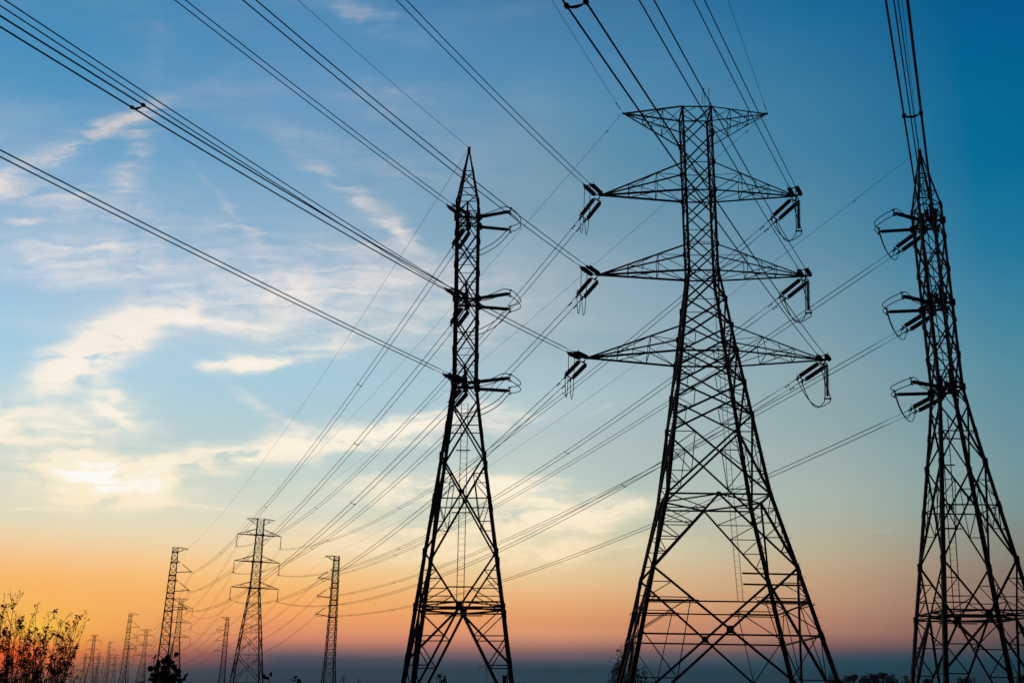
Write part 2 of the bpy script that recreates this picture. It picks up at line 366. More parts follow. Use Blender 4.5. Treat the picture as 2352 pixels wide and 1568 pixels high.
# ---------------------------------------------------------------- lattice towers
class Tower:
    def __init__(self, root, prof):
        self.root = root; self.prof = prof; self.b = MB()
    def w(self, z):
        P = self.prof
        for (z0, w0), (z1, w1) in zip(P, P[1:]):
            if z0 >= z >= z1 or (z > z0 and P[0][0] == z0): 
                if z > z0: return w0
                return w0 + (w1 - w0) * (z0 - z) / (z0 - z1)
        (z0, w0), (z1, w1) = P[-2:]
        return w0 + (w1 - w0) * (z0 - z) / (z0 - z1)
    def F(self, face, u, z):
        w = self.w(z)
        return Vector(((u * w, -w, z), (u * w, w, z), (-w, u * w, z), (w, u * w, z))[face])
    def C(self, sx, sy, z):
        w = self.w(z); return Vector((sx * w, sy * w, z))
    def legs(self, zs, ws, bolts={}):
        for sx in (-1, 1):
            for sy in (-1, 1):
                m = MB()
                for (a, b_), w in zip(zip(zs, zs[1:]), ws):
                    m.leg(self.C(sx, sy, a), self.C(sx, sy, b_), w, (sx, sy))
                    # splice plates at the joint
                    c = self.C(sx, sy, b_)
                    if b_ > 1: 
                        dz = (self.C(sx, sy, b_ + .3) - self.C(sx, sy, b_ - .3))
                        m.leg(c + dz * .5 + Vector((sx, sy, 0)) * .02, c - dz * .5 + Vector((sx, sy, 0)) * .02, w * 1.12, (sx, sy))
                for (z0, z1, dz, bl) in bolts.get((sx, sy), []):
                    z = z0
                    while z < z1:
                        c = self.C(sx, sy, z); m.tube([c - Vector((sx * .05, 0, 0)), c + Vector((sx * bl, 0, 0))], .013, 4); z += dz
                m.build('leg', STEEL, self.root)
    def H(self, z, s, faces=(0, 1, 2, 3)):
        for f in faces: self.b.bar(self.F(f, -1, z), self.F(f, 1, z), s)
    def cross_u(self, zt, zb):
        wt, wb = self.w(zt), self.w(zb)
        return zt + (zb - zt) * wt / (wt + wb)
    def X(self, zt, zb, s, red=0, s2=.06, faces=(0, 1, 2, 3), plate=0):
        zc = self.cross_u(zt, zb)
        for f in faces:
            for u in (-1, 1):
                self.b.bar(self.F(f, u, zt), self.F(f, -u, zb), s)
                if plate: pass
                if red:
                    A = self.F(f, u, zt); B = self.F(f, u, zb); Cc = self.F(f, 0, zc)
                    d2 = (A + Cc) / 2; d1 = (B + Cc) / 2
                    l2 = self.F(f, u, d2.z); l1 = self.F(f, u, d1.z); lc = self.F(f, u, zc)
                    self.b.bar(d1, d2, s2)
                    for p, q in ((l2, d2), (l1, d1), (lc, d1), (lc, d2)): self.b.bar(p, q, s2)
                    if red > 1:
                        for E_, dd, ll in ((A, d2, l2), (B, d1, l1)):
                            q = (E_ + dd) / 2
                            self.b.bar(q, self.F(f, u, q.z), s2 * .9); self.b.bar(q, ll, s2 * .9)
            if plate: self.gusset(self.F(f, 0, zc), plate * .8, f)
        return zc
    def gusset(self, p, s, f):
        if f < 2: self.b.box(p, s, .05, s)
        else: self.b.box(p, .05, s, s)
    def K(self, zt, zb, s, n=3, s2=.06, up=False, faces=(0, 1, 2, 3), us=(-1, 1), zig=True):
        # from the middle of the face at zt down to the legs at zb (up=True: from the middle at zb up to the legs at zt)
        for f in faces:
            for u in us:
                if up: m, e = self.F(f, 0, zb), self.F(f, u, zt)
                else: m, e = self.F(f, 0, zt), self.F(f, u, zb)
                self.b.bar(m, e, s)
                prev = None
                for k in range(1, n + 1):
                    t = k / (n + 1)
                    a = m.lerp(e, t); l = self.F(f, u, a.z)
                    self.b.bar(a, l, s2)
                    if zig:
                        tn = (k + 1) / (n + 1) if k < n else None
                        if k == 1:
                            l0 = self.F(f, u, m.z); self.b.bar(a, l0, s2)
                        if prev is not None: self.b.bar(a, prev, s2)
                    prev = l
    def plan(self, z, s):
        m = [self.F(f, 0, z) for f in (0, 3, 1, 2)]
        for a, b_ in zip(m, m[1:] + m[:1]): self.b.bar(a, b_, s)
    def planX(self, z, s):
        self.b.bar(self.C(-1, -1, z), self.C(1, 1, z), s); self.b.bar(self.C(1, -1, z), self.C(-1, 1, z), s)
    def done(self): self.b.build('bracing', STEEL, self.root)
    def arm(self, side, tip, zl, zu, s, s2, n=4, sup=None):
        m = MB()
        T = Vector((side * tip[0], 0, tip[1]))
        c = {k: self.C(side, sy, z) for k, sy, z in (('nl', -1, zl), ('fl', 1, zl), ('nu', -1, zu), ('fu', 1, zu))}
        main = 'l' if abs(zl - tip[1]) < abs(zu - tip[1]) else 'u'
        for k, p in c.items(): m.bar(p, T, s if k[1] == main else s * .78)
        P = lambda k, i: c[k].lerp(T, i / n)
        oth = 'u' if main == 'l' else 'l'
        for i in range(1, n):
            m.bar(P('nl', i), P('nu', i), s2); m.bar(P('fl', i), P('fu', i), s2)
            m.bar(P('n' + main, i), P('f' + main, i), s2); m.bar(P('n' + oth, i), P('f' + oth, i), s2 * .8)
        for i in range(n - 1):
            for e in 'nf': m.bar(P(e + oth, i + 1), P(e + main, i), s2)
            e, g_ = ('n', 'f') if i % 2 else ('f', 'n')
            m.bar(P(e + main, i), P(g_ + main, i + 1), s2)
            if n == 3:
                m.bar(P(e + oth, i), P(g_ + oth, i + 1), s2 * .8)
                for e in 'nf':
                    h = P(e + oth, i + 1.5); k = P(e + main, i + 1).lerp(P(e + oth, i + 2), .5) if i + 2 <= n else h
                    m.bar(h, k, s2 * .8)
        bs = s / .13
        m.box(T, .24 * bs, .18 * bs, .16 * bs)
        m.box(T - Vector((side * .22, 0, 0)), .26 * bs, .22 * bs, .10 * bs)
        return m.build('crossarm', STEEL, self.root)

def disc_profile(n, r, pitch=.146, start=0.0):
    P = [(start - .12, .02), (start - .11, .05), (start, .05)]
    for i in range(n):
        t = start + i * pitch
        P += [(t + .005, .055), (t + .03, .06), (t + .055, r * .75), (t + .085, r), (t + .10, r * .98), (t + .102, r * .4), (t + pitch, .05)]
    e = start + n * pitch
    P += [(e + .06, .05), (e + .07, .02)]
    return P
def rod_profile(L_, r, n=22):
    P = [(0, .09), (.16, .09), (.17, r * .7)]
    for i in range(n):
        t = .2 + (L_ - .4) * i / n; s = (L_ - .4) / n
        P += [(t, r * .8), (t + s * .45, r), (t + s * .8, r * .8)]
    m = L_ / 2
    P += [(L_ - .18, r * .7), (L_ - .16, .09), (L_, .09)]
    return P
def clamp(m, p, d):
    d = Vector(d).normalized(); p = Vector(p)
    m.tube([p, p + d * .12, p + d * .3, p + d * .5, p + d * .62], [.03, .085, .07, .05, .03], 8)
    m.rect(p + d * .15 + Vector((0, 0, .02)), p + d * .15 + Vector((0, 0, -.22)), .08, .05)

TW = .235                                           # half spacing of a twin bundle
def tension_set(root, inv, tip, d, nd=16, r=.16, tilt=0.0):
    """double tension string from tip along direction d, returns the two dead-end points"""
    d = Vector(d).normalized(); side = Vector((d.y, -d.x, 0)).normalized(); tip = Vector(tip); side = (side - Vector((0, 0, tilt))).normalized()
    up = side.cross(d)
    hw = MB(); h2 = MB(); ends = []
    y0 = tip + d * .45; L_ = nd * .146
    hw.bar(tip, y0, .09)
    hw.rect(y0 - side * .34, y0 + side * .34, .12, .05)
    y1 = y0 + d * (L_ + .42)
    h2.rect(y1 - side * .46, y1 + side * .46, .10, .05)
    for s in (-1, 1):
        q = MB(); a = y0 + side * s * .30 + d * .02
        q.lathe(a, a + d, disc_profile(nd, r, .146, .16), 12)
        q.build('insulator_string', GLAZE, root, inv, True)
        c = y1 + side * s * TW
        clamp(h2, c, d)
        h2.tube([y1 + side * s * .3, y1 + side * s * .42 + up * .1, y1 + side * s * .45 + up * .3 - d * .15], .018, 5)
        ends.append(c + d * .6)
    hw.build('yoke', STEEL, root, inv); h2.build('line_clamp', STEEL, root, inv)
    return ends
def catmull(P, n=10):
    P = [Vector(p) for p in P]; Q = [P[0] * 2 - P[1]] + P + [P[-1] * 2 - P[-2]]; o = []
    for i in range(1, len(Q) - 2):
        for k in range(n):
            t = k / n; a, b_, c, d = Q[i - 1:i + 3]
            o.append(.5 * ((2 * b_) + (c - a) * t + (2 * a - 5 * b_ + 4 * c - d) * t * t + (3 * b_ - a - 3 * c + d) * t ** 3))
    return o + [P[-1]]

# ---------------------------------------------------------------- conductors
def span_pts(A, B, sag, n=48):
    A = Vector(A); B = Vector(B)
    return [A.lerp(B, i / n) - Vector((0, 0, 4 * sag * (i / n) * (1 - i / n))) for i in range(n + 1)]
def ray_pts(A, az, s, k, L_, n=60, lift=0):
    a = R(az); A = Vector(A)
    return [A + Vector((-t * math.sin(a), -t * math.cos(a), -s * t + k * t * t)) for t in [L_ * (i / n) for i in range(n + 1)]]
def twin(ptsA, ptsB, r, spacers, label, group, dampers=(), big=False):
    mid = (ptsA[0] + ptsB[0]) / 2
    M = Matrix.Translation(mid); inv = M.inverted()
    root = empty('twin_conductor', M)
    tag(root, label, 'power line', group)
    for P in (ptsA, ptsB):
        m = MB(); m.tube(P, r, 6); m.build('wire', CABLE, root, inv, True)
    n = len(ptsA) - 1
    def at(P, t):
        acc = 0
        for a, b_ in zip(P, P[1:]):
            l = (b_ - a).length
            if acc + l >= t: return a.lerp(b_, (t - acc) / l), (b_ - a).normalized()
            acc += l
        return P[-1], (P[-1] - P[-2]).normalized()
    for t in spacers:
        a, d = at(ptsA, t); b_, _ = at(ptsB, t)
        m = MB(); dn = Vector((0, 0, -.06))
        m.tube([a, a.lerp(b_, .22) + dn, a.lerp(b_, .5) + dn * 1.3, a.lerp(b_, .78) + dn, b_], [.03, .03, .042, .03, .03], 6)
        for c in (a, b_): m.tube([c - d * .12, c - d * .04, c + d * .04, c + d * .12], [.03, .068, .068, .03], 8)
        m.build('spacer', CABLE, root, inv)
    for t in dampers:
        for P in (ptsA, ptsB):
            a, d = at(P, t); m = MB(); dn = Vector((0, 0, -.11))
            m.rect(a, a + dn, .04, .05)
            m.tube([a + dn - d * .24, a + dn + d * .24], .014, 5)
            for s in (-1, 1): m.tube([a + dn + d * s * .10, a + dn + d * s * .14, a + dn + d * s * .27, a + dn + d * s * .29], [.02, .05, .05, .03], 7)
            m.build('vibration_damper', CABLE, root, inv)
    return root
def single(P, r, label, group, dampers=()):
    M = Matrix.Translation(P[0]); m = MB(); m.tube(P, r, 5)
    for t in dampers:
        acc = 0
        for a, b_ in zip(P, P[1:]):
            l = (b_ - a).length
            if acc + l >= t:
                c = a.lerp(b_, (t - acc) / l); d = (b_ - a).normalized(); dn = Vector((0, 0, -.08))
                m.tube([c + dn - d * .2, c + dn - d * .06, c + dn + d * .06, c + dn + d * .2], [.045, .02, .02, .045], 6); m.rect(c, c + dn, .03, .03)
                break
            acc += l
    o = m.build('earth_wire', CABLE, None, M.inverted(), True); o.matrix_world = M
    return tag(o, label, 'power line', group)

LINE_AZ = -20.3
ARM = Vector((math.cos(R(20.3)), math.sin(R(20.3)), 0))
def offs(P, s, side): return [p + side * s for p in P]

# ================================================================ the large double-circuit tension tower
def world(root, p): return root.matrix_world @ Vector(p)
MT = Matrix.Translation((15.022, 80.0, 0)) @ Matrix.Rotation(R(-1.873), 4, 'Z')
m_root = empty('lattice_pylon', MT)
tag(m_root, 'biggest black lattice pylon, right of centre, with four pairs of broad crossarms', 'pylon')
PM = [(48.756, 1.19), (46.226, 1.175), (34.166, 1.15), (29.343, 1.842), (27.225, 2.091), (15.995, 3.67), (10.711, 4.933), (6.164, 5.986), (0, 7.43)]
t = Tower(m_root, PM)
t.legs([48.8, 46.226, 41.155, 34.166, 31.6, 27.225, 24.6, 22.0, 15.995, 10.711, 6.164, 2, -.2], [.15, .16, .18, .20, .22, .24, .25, .27, .29, .30, .32, .33], {(1, -1): [(2.0, 20, .9, .36)]})
for a, b_ in ((48.756, 46.226), (46.226, 43.645), (43.645, 41.155), (41.155, 38.8), (38.8, 36.4), (36.4, 34.166)):
    t.X(a, b_, .10, faces=(0, 1)); t.X(a, b_, .06, faces=(2, 3))
t.H(48.756, .12); t.H(46.226, .08, (2, 3))
for z in (43.645, 41.155, 36.4, 34.166): t.H(z, .07 if z not in (41.155, 34.166) else .13)
t.H(37.6, .05, (0, 1))
for z in (41.155, 34.166, 27.225, 48.756): t.plan(z, .06)
for z in (46.226, 43.645, 41.155, 36.4, 34.166):
    for sx in (-1, 1):
        for sy in (-1, 1): t.b.box(t.C(sx, sy, z) + Vector((0, 0, 0)), .27, .22, .36)
t.X(34.166, 31.6, .13); t.X(31.6, 29.343, .13); t.H(31.6, .06, (0, 1))
t.X(29.343, 27.225, .12, 1, .06); t.H(27.225, .15); t.H(29.343, .06, (2, 3))
t.X(27.225, 24.6, .13, 1, .06); t.X(24.6, 22.0, .14, 1, .06)
for z in (31.6, 29.343, 27.225, 24.6, 22.0):
    for sx in (-1, 1):
        for sy in (-1, 1): t.b.box(t.C(sx, sy, z), .28, .28, .40)
t.X(22.0, 15.995, .15, 2, .065)
t.H(15.995, .13); t.plan(15.995, .11)
t.K(15.995, 10.711, .15, 4, .065)
for f in range(4): t.gusset(t.F(f, 0, 15.995), .30, f)
t.X(10.711, .2, .165, 2, .065)
t.H(6.164, .12); t.H(2.6, .12, (0, 1, 2, 3))
for f in range(4): t.gusset(t.F(f, 0, t.cross_u(10.711, .2)), .50, f)
# platform frame and anti-climb bars around the ladder foot
t.H(8.35, .10)
for f in (0, 1, 2, 3):
    for k, (dz, off) in enumerate(((.06, .35), (-.12, .6))):
        a = t.F(f, -.95, 8.35 + dz); b_ = t.F(f, -.35, 8.35 + dz); o_ = (a.normalized() * off); o_.z = 0
        t.b.bar(a + o_, b_ + o_ * .3, .07)
        a = t.F(f, .95, 8.35 + dz); b_ = t.F(f, .35, 8.35 + dz); o_ = (a.normalized() * off); o_.z = 0
        t.b.bar(a + o_, b_ + o_ * .3, .07)
for z in (9.55, 10.3): t.b.bar(Vector((1.15, -t.w(z) + .1, z)), Vector((t.w(z), -t.w(z) + .4 , z)), .12)
for sy in (-1, 1):
    for u in (-1, 1):
        for dz in (0, .16): t.b.bar(t.F(0 if sy < 0 else 1, u, 2.6 + dz), t.F(0 if sy < 0 else 1, u * .45, 2.75 - dz), .10)
t.done()
arm_spec = [(5.973, 48.756, 46.226, 48.756), (7.936, 41.173, 41.155, 43.645), (8.216, 34.148, 34.166, 36.4), (9.187, 27.183, 27.225, 29.343)]
for side in (-1, 1):
    for (L_, zt, zl, zu) in arm_spec: t.arm(side, (L_, zt), zl, zu, .105 if zt > 45 else .135, .055, 3)
# ladder with curved hand rails at the top
m = MB()
lx = .88
zs_ = [8.4, 15.995, 22.0, 27.225, 34.166, 49.0]
LY = lambda z: -t.w(min(z, 48.7)) + .16
for s in (-.18, .18):
    for za, zb in zip(zs_, zs_[1:]): m.rect((lx + s, LY(za), za), (lx + s, LY(zb), zb), .03, .045)
    m.tube(catmull([(lx + s, LY(49), 49.0), (lx + s * 1.1, LY(49), 50.1), (lx + s * 1.2, LY(49) + .2, 50.7), (lx + s * 1.5, LY(49) + .5, 50.1), (lx + s * 2.0, LY(49) + .8, 48.9)], 5), .02, 5)
z = 8.6
while z < 49: m.tube([(lx - .18, LY(z), z), (lx + .18, LY(z), z)], .012, 4); z += .42
for z in (15.9, 22, 27.2, 34.1, 41.1, 48.7): m.bar((lx, LY(z), z), (lx, LY(z) - .1, z), .05)
m.build('ladder', STEEL, m_root)
# tension strings, jumper loops, conductors of the big pylon
NS, NK = {}, {}
NEAR = {('t1', -1): (.1748, .00069), ('t2', -1): (.16592, .00066), ('t3', -1): (.15818, .00067), ('t1', 1): (.22782, .00038), ('t2', 1): (.20467, .00046), ('t3', 1): (.18487, .00039)}
S1 = Vector((-66.0, 288.6, 0)); LV = {'t1': ('upper', 41.173, 7.936), 't2': ('middle', 34.148, 8.216), 't3': ('lower', 27.183, 9.187)}
MINV = MT.inverted()
S_INS = {'t1': (5.72, 39.35), 't2': (5.85, 32.58), 't3': (6.1, 25.76)}
M_near_end, M_far_end = {}, {}
for lv, (wd, zz, L_) in LV.items():
    for sd_ in (-1, 1):
        tip = world(m_root, (sd_ * (L_ + .1), 0, zz - .05))
        s, k = NEAR[(lv, sd_)]
        a = R(21.5)
        dn = Vector((-math.sin(a), -math.cos(a), -s))
        end = S1 + ARM * (S_INS[lv][0] * sd_); end.z = S_INS[lv][1]
        df = (end - tip); df.z = 0; df.normalize(); df.z = -.155
        ne = tension_set(m_root, MINV, tip, dn, 16, .18)
        fe = tension_set(m_root, MINV, tip + Vector((0, 0, -.12)), df, 16, .175, .36)
        M_near_end[(lv, sd_)] = (ne, dn); M_far_end[(lv, sd_)] = (fe, df)
        # jumpers
        if sd_ > 0:
            q = MB(); b0 = tip + Vector((0.05, 0, -.2)); bot = b0 + Vector((-.12, .1, -2.75))
            q.lathe(b0, bot, disc_profile(17, .155, .146, .12), 12); q.build('insulator_string', GLAZE, m_root, MINV, True)
        j = MB()
        for w_, i in ((-1, 0), (1, 1)):
            A = ne[i] - dn.normalized() * .35; B = fe[1 - i] - df.normalized() * .3
            if sd_ < 0:
                P = [A.lerp(B, u) - Vector((0, 0, 2.45 * (1 - abs(2 * u - 1) ** 2.6))) for u in [q_ / 16 for q_ in range(17)]]
            else:
                m2 = bot + Vector((w_ * .22, 0, -.12))
                P = [A, A.lerp(m2, .5) + Vector((0, .1, -.15)), m2] + [m2.lerp(B, u) - Vector((0, 0, 4 * 1.3 * u * (1 - u))) for u in (.15, .3, .45, .6, .75, .88)] + [B]
            j = MB(); j.tube(catmull(P, 8), .026 if sd_ < 0 else .036, 6); j.build('jumper_loop', CABLE, m_root, MINV, True)
        if sd_ > 0:
            j = MB(); j.rect(bot + Vector((-.28, 0, -.08)), bot + Vector((.28, 0, -.08)), .09, .10); j.build('yoke', STEEL, m_root, MINV)

GN = 'twin conductors coming overhead from the near pylons'
GF = 'twin conductors leaving the near pylons for the far ones'
sname = {-1: 'left', 1: 'right'}
for (lv, sd_), (ne, dn) in M_near_end.items():
    s, k = NEAR[(lv, sd_)]
    s2 = s - 2 * k * 4
    PA, PB = (ray_pts(p, 21.5, s2, k, 115) for p in ne)
    sp = {('t3', -1): [47.7, 95], ('t3', 1): [59.6, 96], ('t1', -1): [70], ('t2', -1): [78], ('t1', 1): [70], ('t2', 1): [76]}[(lv, sd_)]
    twin(PA, PB, .028, sp, '%s %s-hand twin conductor reaching overhead from the biggest pylon' % (LV[lv][0], sname[sd_]), GN)
for (lv, sd_), (fe, df) in M_far_end.items():
    end = S1 + ARM * (S_INS[lv][0] * sd_); end.z = S_INS[lv][1]
    side = ARM - Vector((0, 0, .3))
    fe = sorted(fe, key=lambda p: p.x)
    PA = span_pts(fe[0], end - side * TW, 6.9, 64); PB = span_pts(fe[1], end + side * TW, 6.9, 64)
    sp = [38 + 4 * sd_, 110, 165, 205] if lv != 't3' else [30, 95, 150, 200]
    twin(PA, PB, .030, sp, '%s %s-side twin conductor descending from the biggest pylon to the far pylons' % (LV[lv][0], sname[sd_]), GF, dampers=(1.0,))
# earth wires of the big pylon
GE = 'thin earth wires along the pylon tops'
for sd_ in (-1, 1):
    tip = world(m_root, (sd_ * 6.05, 0, 48.85))
    single(ray_pts(tip, 21.5, .086, .00099 if sd_ < 0 else .0009, 90), .016, 'thin earth wire rising overhead from the %s top arm tip of the biggest pylon' % sname[sd_], GE, (1.2, 1.9))
    e = S1 + ARM * (3.6 * sd_); e.z = 46.6
    single(span_pts(tip, e, 2.0), .016, 'thin earth wire descending from the %s top arm tip of the biggest pylon' % sname[sd_], GE, (3.0,))

# ================================================================ the two single-circuit tension towers beside it
PL = [(45.75, .03), (40.562, .896), (32.07, .885), (25.16, .892), (21.62, 1.29), (15.9, 2.056), (7.992, 3.101), (4.536, 3.535), (0, 4.12)]
def side_tower(mat, label):
    root = empty('lattice_pylon', mat)
    tag(root, label, 'pylon', 'peaked lattice pylons flanking the biggest one')
    t = Tower(root, PL)
    t.legs([45.7, 43.6, 40.56, 37.8, 35.0, 32.07, 27.7, 25.16, 21.62, 19.2, 15.9, 11.9, 7.992, 4.536, -.2], [.13, .16, .20, .21, .22, .23, .24, .25, .26, .27, .28, .29, .30, .31], {(-1, -1): [(10, 45, .9, .26)], (1, -1): [(1, 10, 1.4, .26)]})
    m = MB(); m.box((0, 0, 45.75), .24, .24, .5); m.build('peak_cap', STEEL, root)
    for z in (43.6, 41.9): t.H(z, .08)
    for f, u in ((0, 1), (1, -1), (2, 1), (3, -1)):
        t.b.bar(t.F(f, u, 43.6), t.F(f, -u, 41.9), .07); t.b.bar(t.F(f, -u, 41.9), t.F(f, u, 40.56), .07)
    t.H(40.56, .08)
    t.K(40.56, 39.15, .08, 0)
    for f in (0, 1): t.b.bar(t.F(f, 0, 40.56), t.F(f, 0, 39.15), .09)
    for zl in (39.15, 32.07, 25.16):
        t.H(zl, .14); t.planX(zl, .07); t.plan(zl, .07); t.H(zl + .35, .06)
        for f in (0, 1): t.b.box(t.F(f, 0, zl), .42, .12, .62); t.b.rect(t.F(f, 0, zl + 1.3), t.F(f, 0, zl - .5), .16, .08)
        for sx in (-1, 1):
            for sy in (-1, 1): t.b.box(t.C(sx, sy, zl), .36, .36, .5)
        t.K(zl, zl - 1.45, .085, 0)
    for a, b_ in ((37.7, 34.9), (34.9, 32.07), (30.62, 27.85), (27.85, 25.16)):
        zc = t.X(a, b_, .11)
        t.H(zc, .055, (0, 1)); t.H(b_ + .05, .05, (0, 1))
        for sx in (-1, 1):
            for sy in (-1, 1): t.b.box(t.C(sx, sy, a), .26, .26, .36)
    t.X(23.7, 19.2, .125); t.H(21.62, .08)
    t.X(19.2, 11.9, .135, 1, .06, plate=.42); t.H(15.9, .09)
    t.K(11.9, 7.992, .13, 2, .065, up=True)
    t.H(7.992, .12); t.plan(7.992, .12); t.plan(8.35, .09); t.H(8.35, .12)
    for f in (0, 1): t.b.box(t.F(f, 0, 8.1), .5, .1, .5)
    for f in (0, 1):                                        # anti-climb bars
        for dz, a in ((-.25, .5), (-.5, .46)): t.b.rect(t.F(f, -a, 8.1 + dz * .5) , t.F(f, a, 8.1 + dz * .5), .06, .08)
    t.K(7.992, .1, .16, 3, .075)
    t.b.bar(t.F(0, 0, 7.9), t.F(0, -1, 4.3), .17); t.b.bar(t.F(1, 0, 7.9), t.F(1, 1, 4.3), .17)
    t.b.bar(t.F(2, 0, 7.9), t.F(2, 1, 4.3), .14); t.b.bar(t.F(3, 0, 7.9), t.F(3, -1, 4.3), .14)
    t.H(.9, .12, (0, 1))
    for z in (11.9, 19.2, 7.992):
        for sx in (-1, 1):
            for sy in (-1, 1): t.b.box(t.C(sx, sy, z), .30, .30, .5)
    t.done()
    m = MB()
    za, zb = 7.6, 23.4
    A = Vector((.05, -t.w(za) + .1, za)); B = Vector((.05, -t.w(zb) + .1, zb))
    for s in (-.25, .25): m.rect(A + Vector((s, 0, 0)), B + Vector((s, 0, 0)), .05, .07)
    nr = 36
    for i in range(nr + 1):
        c = A.lerp(B, i / nr); m.tube([c - Vector((.25, 0, 0)), c + Vector((.25, 0, 0))], .013, 4)
    for z in (9.4, 14.8, 19.6): 
        m.bar(t.F(0, -.34, z), t.F(0, .34, z), .09)
    m.build('ladder', STEEL, root)
    return root, t

ML = Matrix.Translation((-3.234, 81.423, 0)) @ Matrix.Rotation(R(-.722), 4, 'Z') @ Matrix.Rotation(-math.atan(.584 / 40), 4, 'Y')
MR = Matrix.Translation((33.738, 80.48, 0)) @ Matrix.Rotation(R(180 - 2.588), 4, 'Z')
U1 = Vector((-85.8, 282.0, 0)); T1 = Vector((-46.0, 294.0, 0))
LVL = {'l1': ('upper', 39.151, 31.9), 'l2': ('middle', 32.071, 27.15), 'l3': ('lower', 25.162, 22.5)}
def fit_out(root, sgn, az, near, base, aside, who, spc):
    inv = root.matrix_world.inverted()
    flip = -1 if sgn < 0 else 1
    for lv, (wd, zz, ze) in LVL.items():
        cn = world(root, (0, -.9 * flip, zz)); cf = world(root, (0, .9 * flip, zz))
        s, k = near[lv]; a = R(az)
        dn = Vector((-math.sin(a), -math.cos(a), -s))
        end = base + ARM * (aside * 4.55); end.z = ze
        df = end - cf; df.z = 0; df.normalize(); df.z = -.14
        ne = tension_set(root, inv, cn + Vector((0, -.05, -.05)), dn)
        fe = tension_set(root, inv, cf + Vector((0, .05, -.1)), df, 16, .185, .36)
        # two horizontal post insulators holding the jumper away from the body
        c = world(root, (0, 0, zz)); tips = []
        for yb, yt in ((-.9, -2.1), (.9, 1.5)):
            b0 = c + Vector((sgn * .95, yb, .0 if yb < 0 else -.05)); tp = c + Vector((sgn * 3.5, yt, 0))
            d = (tp - b0); q = MB(); q.lathe(b0, tp, rod_profile(d.length, .155), 12)
            dd = d.normalized(); md = b0 + d * .5; q.tube([md - dd * .05, md + dd * .05], .15, 10)
            qs = q.build('post_insulator', GLAZE, root, inv, True)
            h = MB()
            h.rect(b0 - dd * .25, b0 + dd * .18, .34, .42)
            h.tube([b0 + dd * .1, b0 + dd * .22], [.2, .14], 10)
            h.build('post_base', STEEL, qs, inv); h = MB()
            up = Vector((0, 0, 1)); al = Vector((0, 1, 0))
            h.rect(tp + al * .02 - up * .22, tp + al * .02 + up * .28, .07, .07)
            for s_ in (-1, 1): h.tube([tp + up * (.03 + s_ * .26) - Vector((.12, 0, 0)), tp + up * (.03 + s_ * .26) + Vector((.12, 0, 0))], .07, 7)
            h.build('line_clamp', STEEL, qs, inv)
            tips.append(tp)
        j = MB()
        nn = sorted(ne, key=lambda p: p.x); ff = sorted(fe, key=lambda p: p.x)
        for i, up in ((0, .28), (1, -.22)):
            A = nn[i] - dn.normalized() * .35; B = ff[i] - df.normalized() * .3
            t0 = tips[0] + Vector((0, 0, up)); t1 = tips[1] + Vector((0, 0, up)); cx = Vector((sgn * .85, 0, -.15))
            dz_ = lambda P_, Q_, u_, z_: P_.lerp(Q_, u_) + Vector((0, 0, z_))
            P = [A, dz_(A, t0, .2, -.95), dz_(A, t0, .41, -.74), dz_(A, t0, .56, -.62), dz_(A, t0, .74, -.28), dz_(A, t0, .88, .06), t0, t0.lerp(t1, .2) + cx * .62, t0.lerp(t1, .55) + cx, t0.lerp(t1, .85) + cx * .5, t1,
                 dz_(t1, B, .18, -.7), dz_(t1, B, .36, -1.05), dz_(t1, B, .55, -1.2), dz_(t1, B, .8, -1.0), dz_(t1, B, .95, -.45), B]
            j = MB(); j.tube(catmull(P, 8), .034, 6); j.build('jumper_loop', CABLE, root, inv, True)
        s2 = s - 2 * k * 4
        PA, PB = (ray_pts(p, az, s2, k, 105) for p in ne)
        twin(PA, PB, .028, spc[lv], '%s twin conductor reaching overhead from the %s peaked pylon' % (wd, who), GN)
        side = ARM - Vector((0, 0, .3))
        PA = span_pts(ff[0], end - side * TW, 4.6, 64); PB = span_pts(ff[1], end + side * TW, 4.6, 64)
        twin(PA, PB, .030, [33, 95, 150, 185], '%s twin conductor descending from the %s peaked pylon to a narrow far pylon' % (wd, who), GF, dampers=())
    top = world(root, (0, 0, 45.95))
    s, k = near['p']
    single(ray_pts(top, az if sgn > 0 else 22.77, s, k, 80), .016, 'thin earth wire rising overhead from the tip of the %s peaked pylon' % who, GE, (2.5, 3.0) if sgn < 0 else ())
    e = base + ARM * (aside * 3.0); e.z = 38.1
    single(span_pts(top, e, 3.8), .016, 'thin earth wire descending from the tip of the %s peaked pylon' % who, GE, (8.5,) if sgn < 0 else ())
l_root, lt = side_tower(ML, 'peaked black lattice pylon in the middle, jumper insulators sticking out to its right')
r_root, rt = side_tower(MR, 'peaked black lattice pylon at the right edge, jumper insulators sticking out to its left')
fit_out(l_root, 1, 20.0, {'l1': (.14898, .00043), 'l2': (.12241, .00036), 'l3': (.10036, .00027), 'p': (.17115, .00058)}, U1, 1, 'middle', {'l1': [78], 'l2': [84], 'l3': [80]})
fit_out(r_root, -1, 23.16, {'l1': (.15, .0005), 'l2': (.15, .0005), 'l3': (.15, .0005), 'p': (.15, .0005)}, T1, -1, 'right-hand', {'l1': [70], 'l2': [75], 'l3': [52.5]})
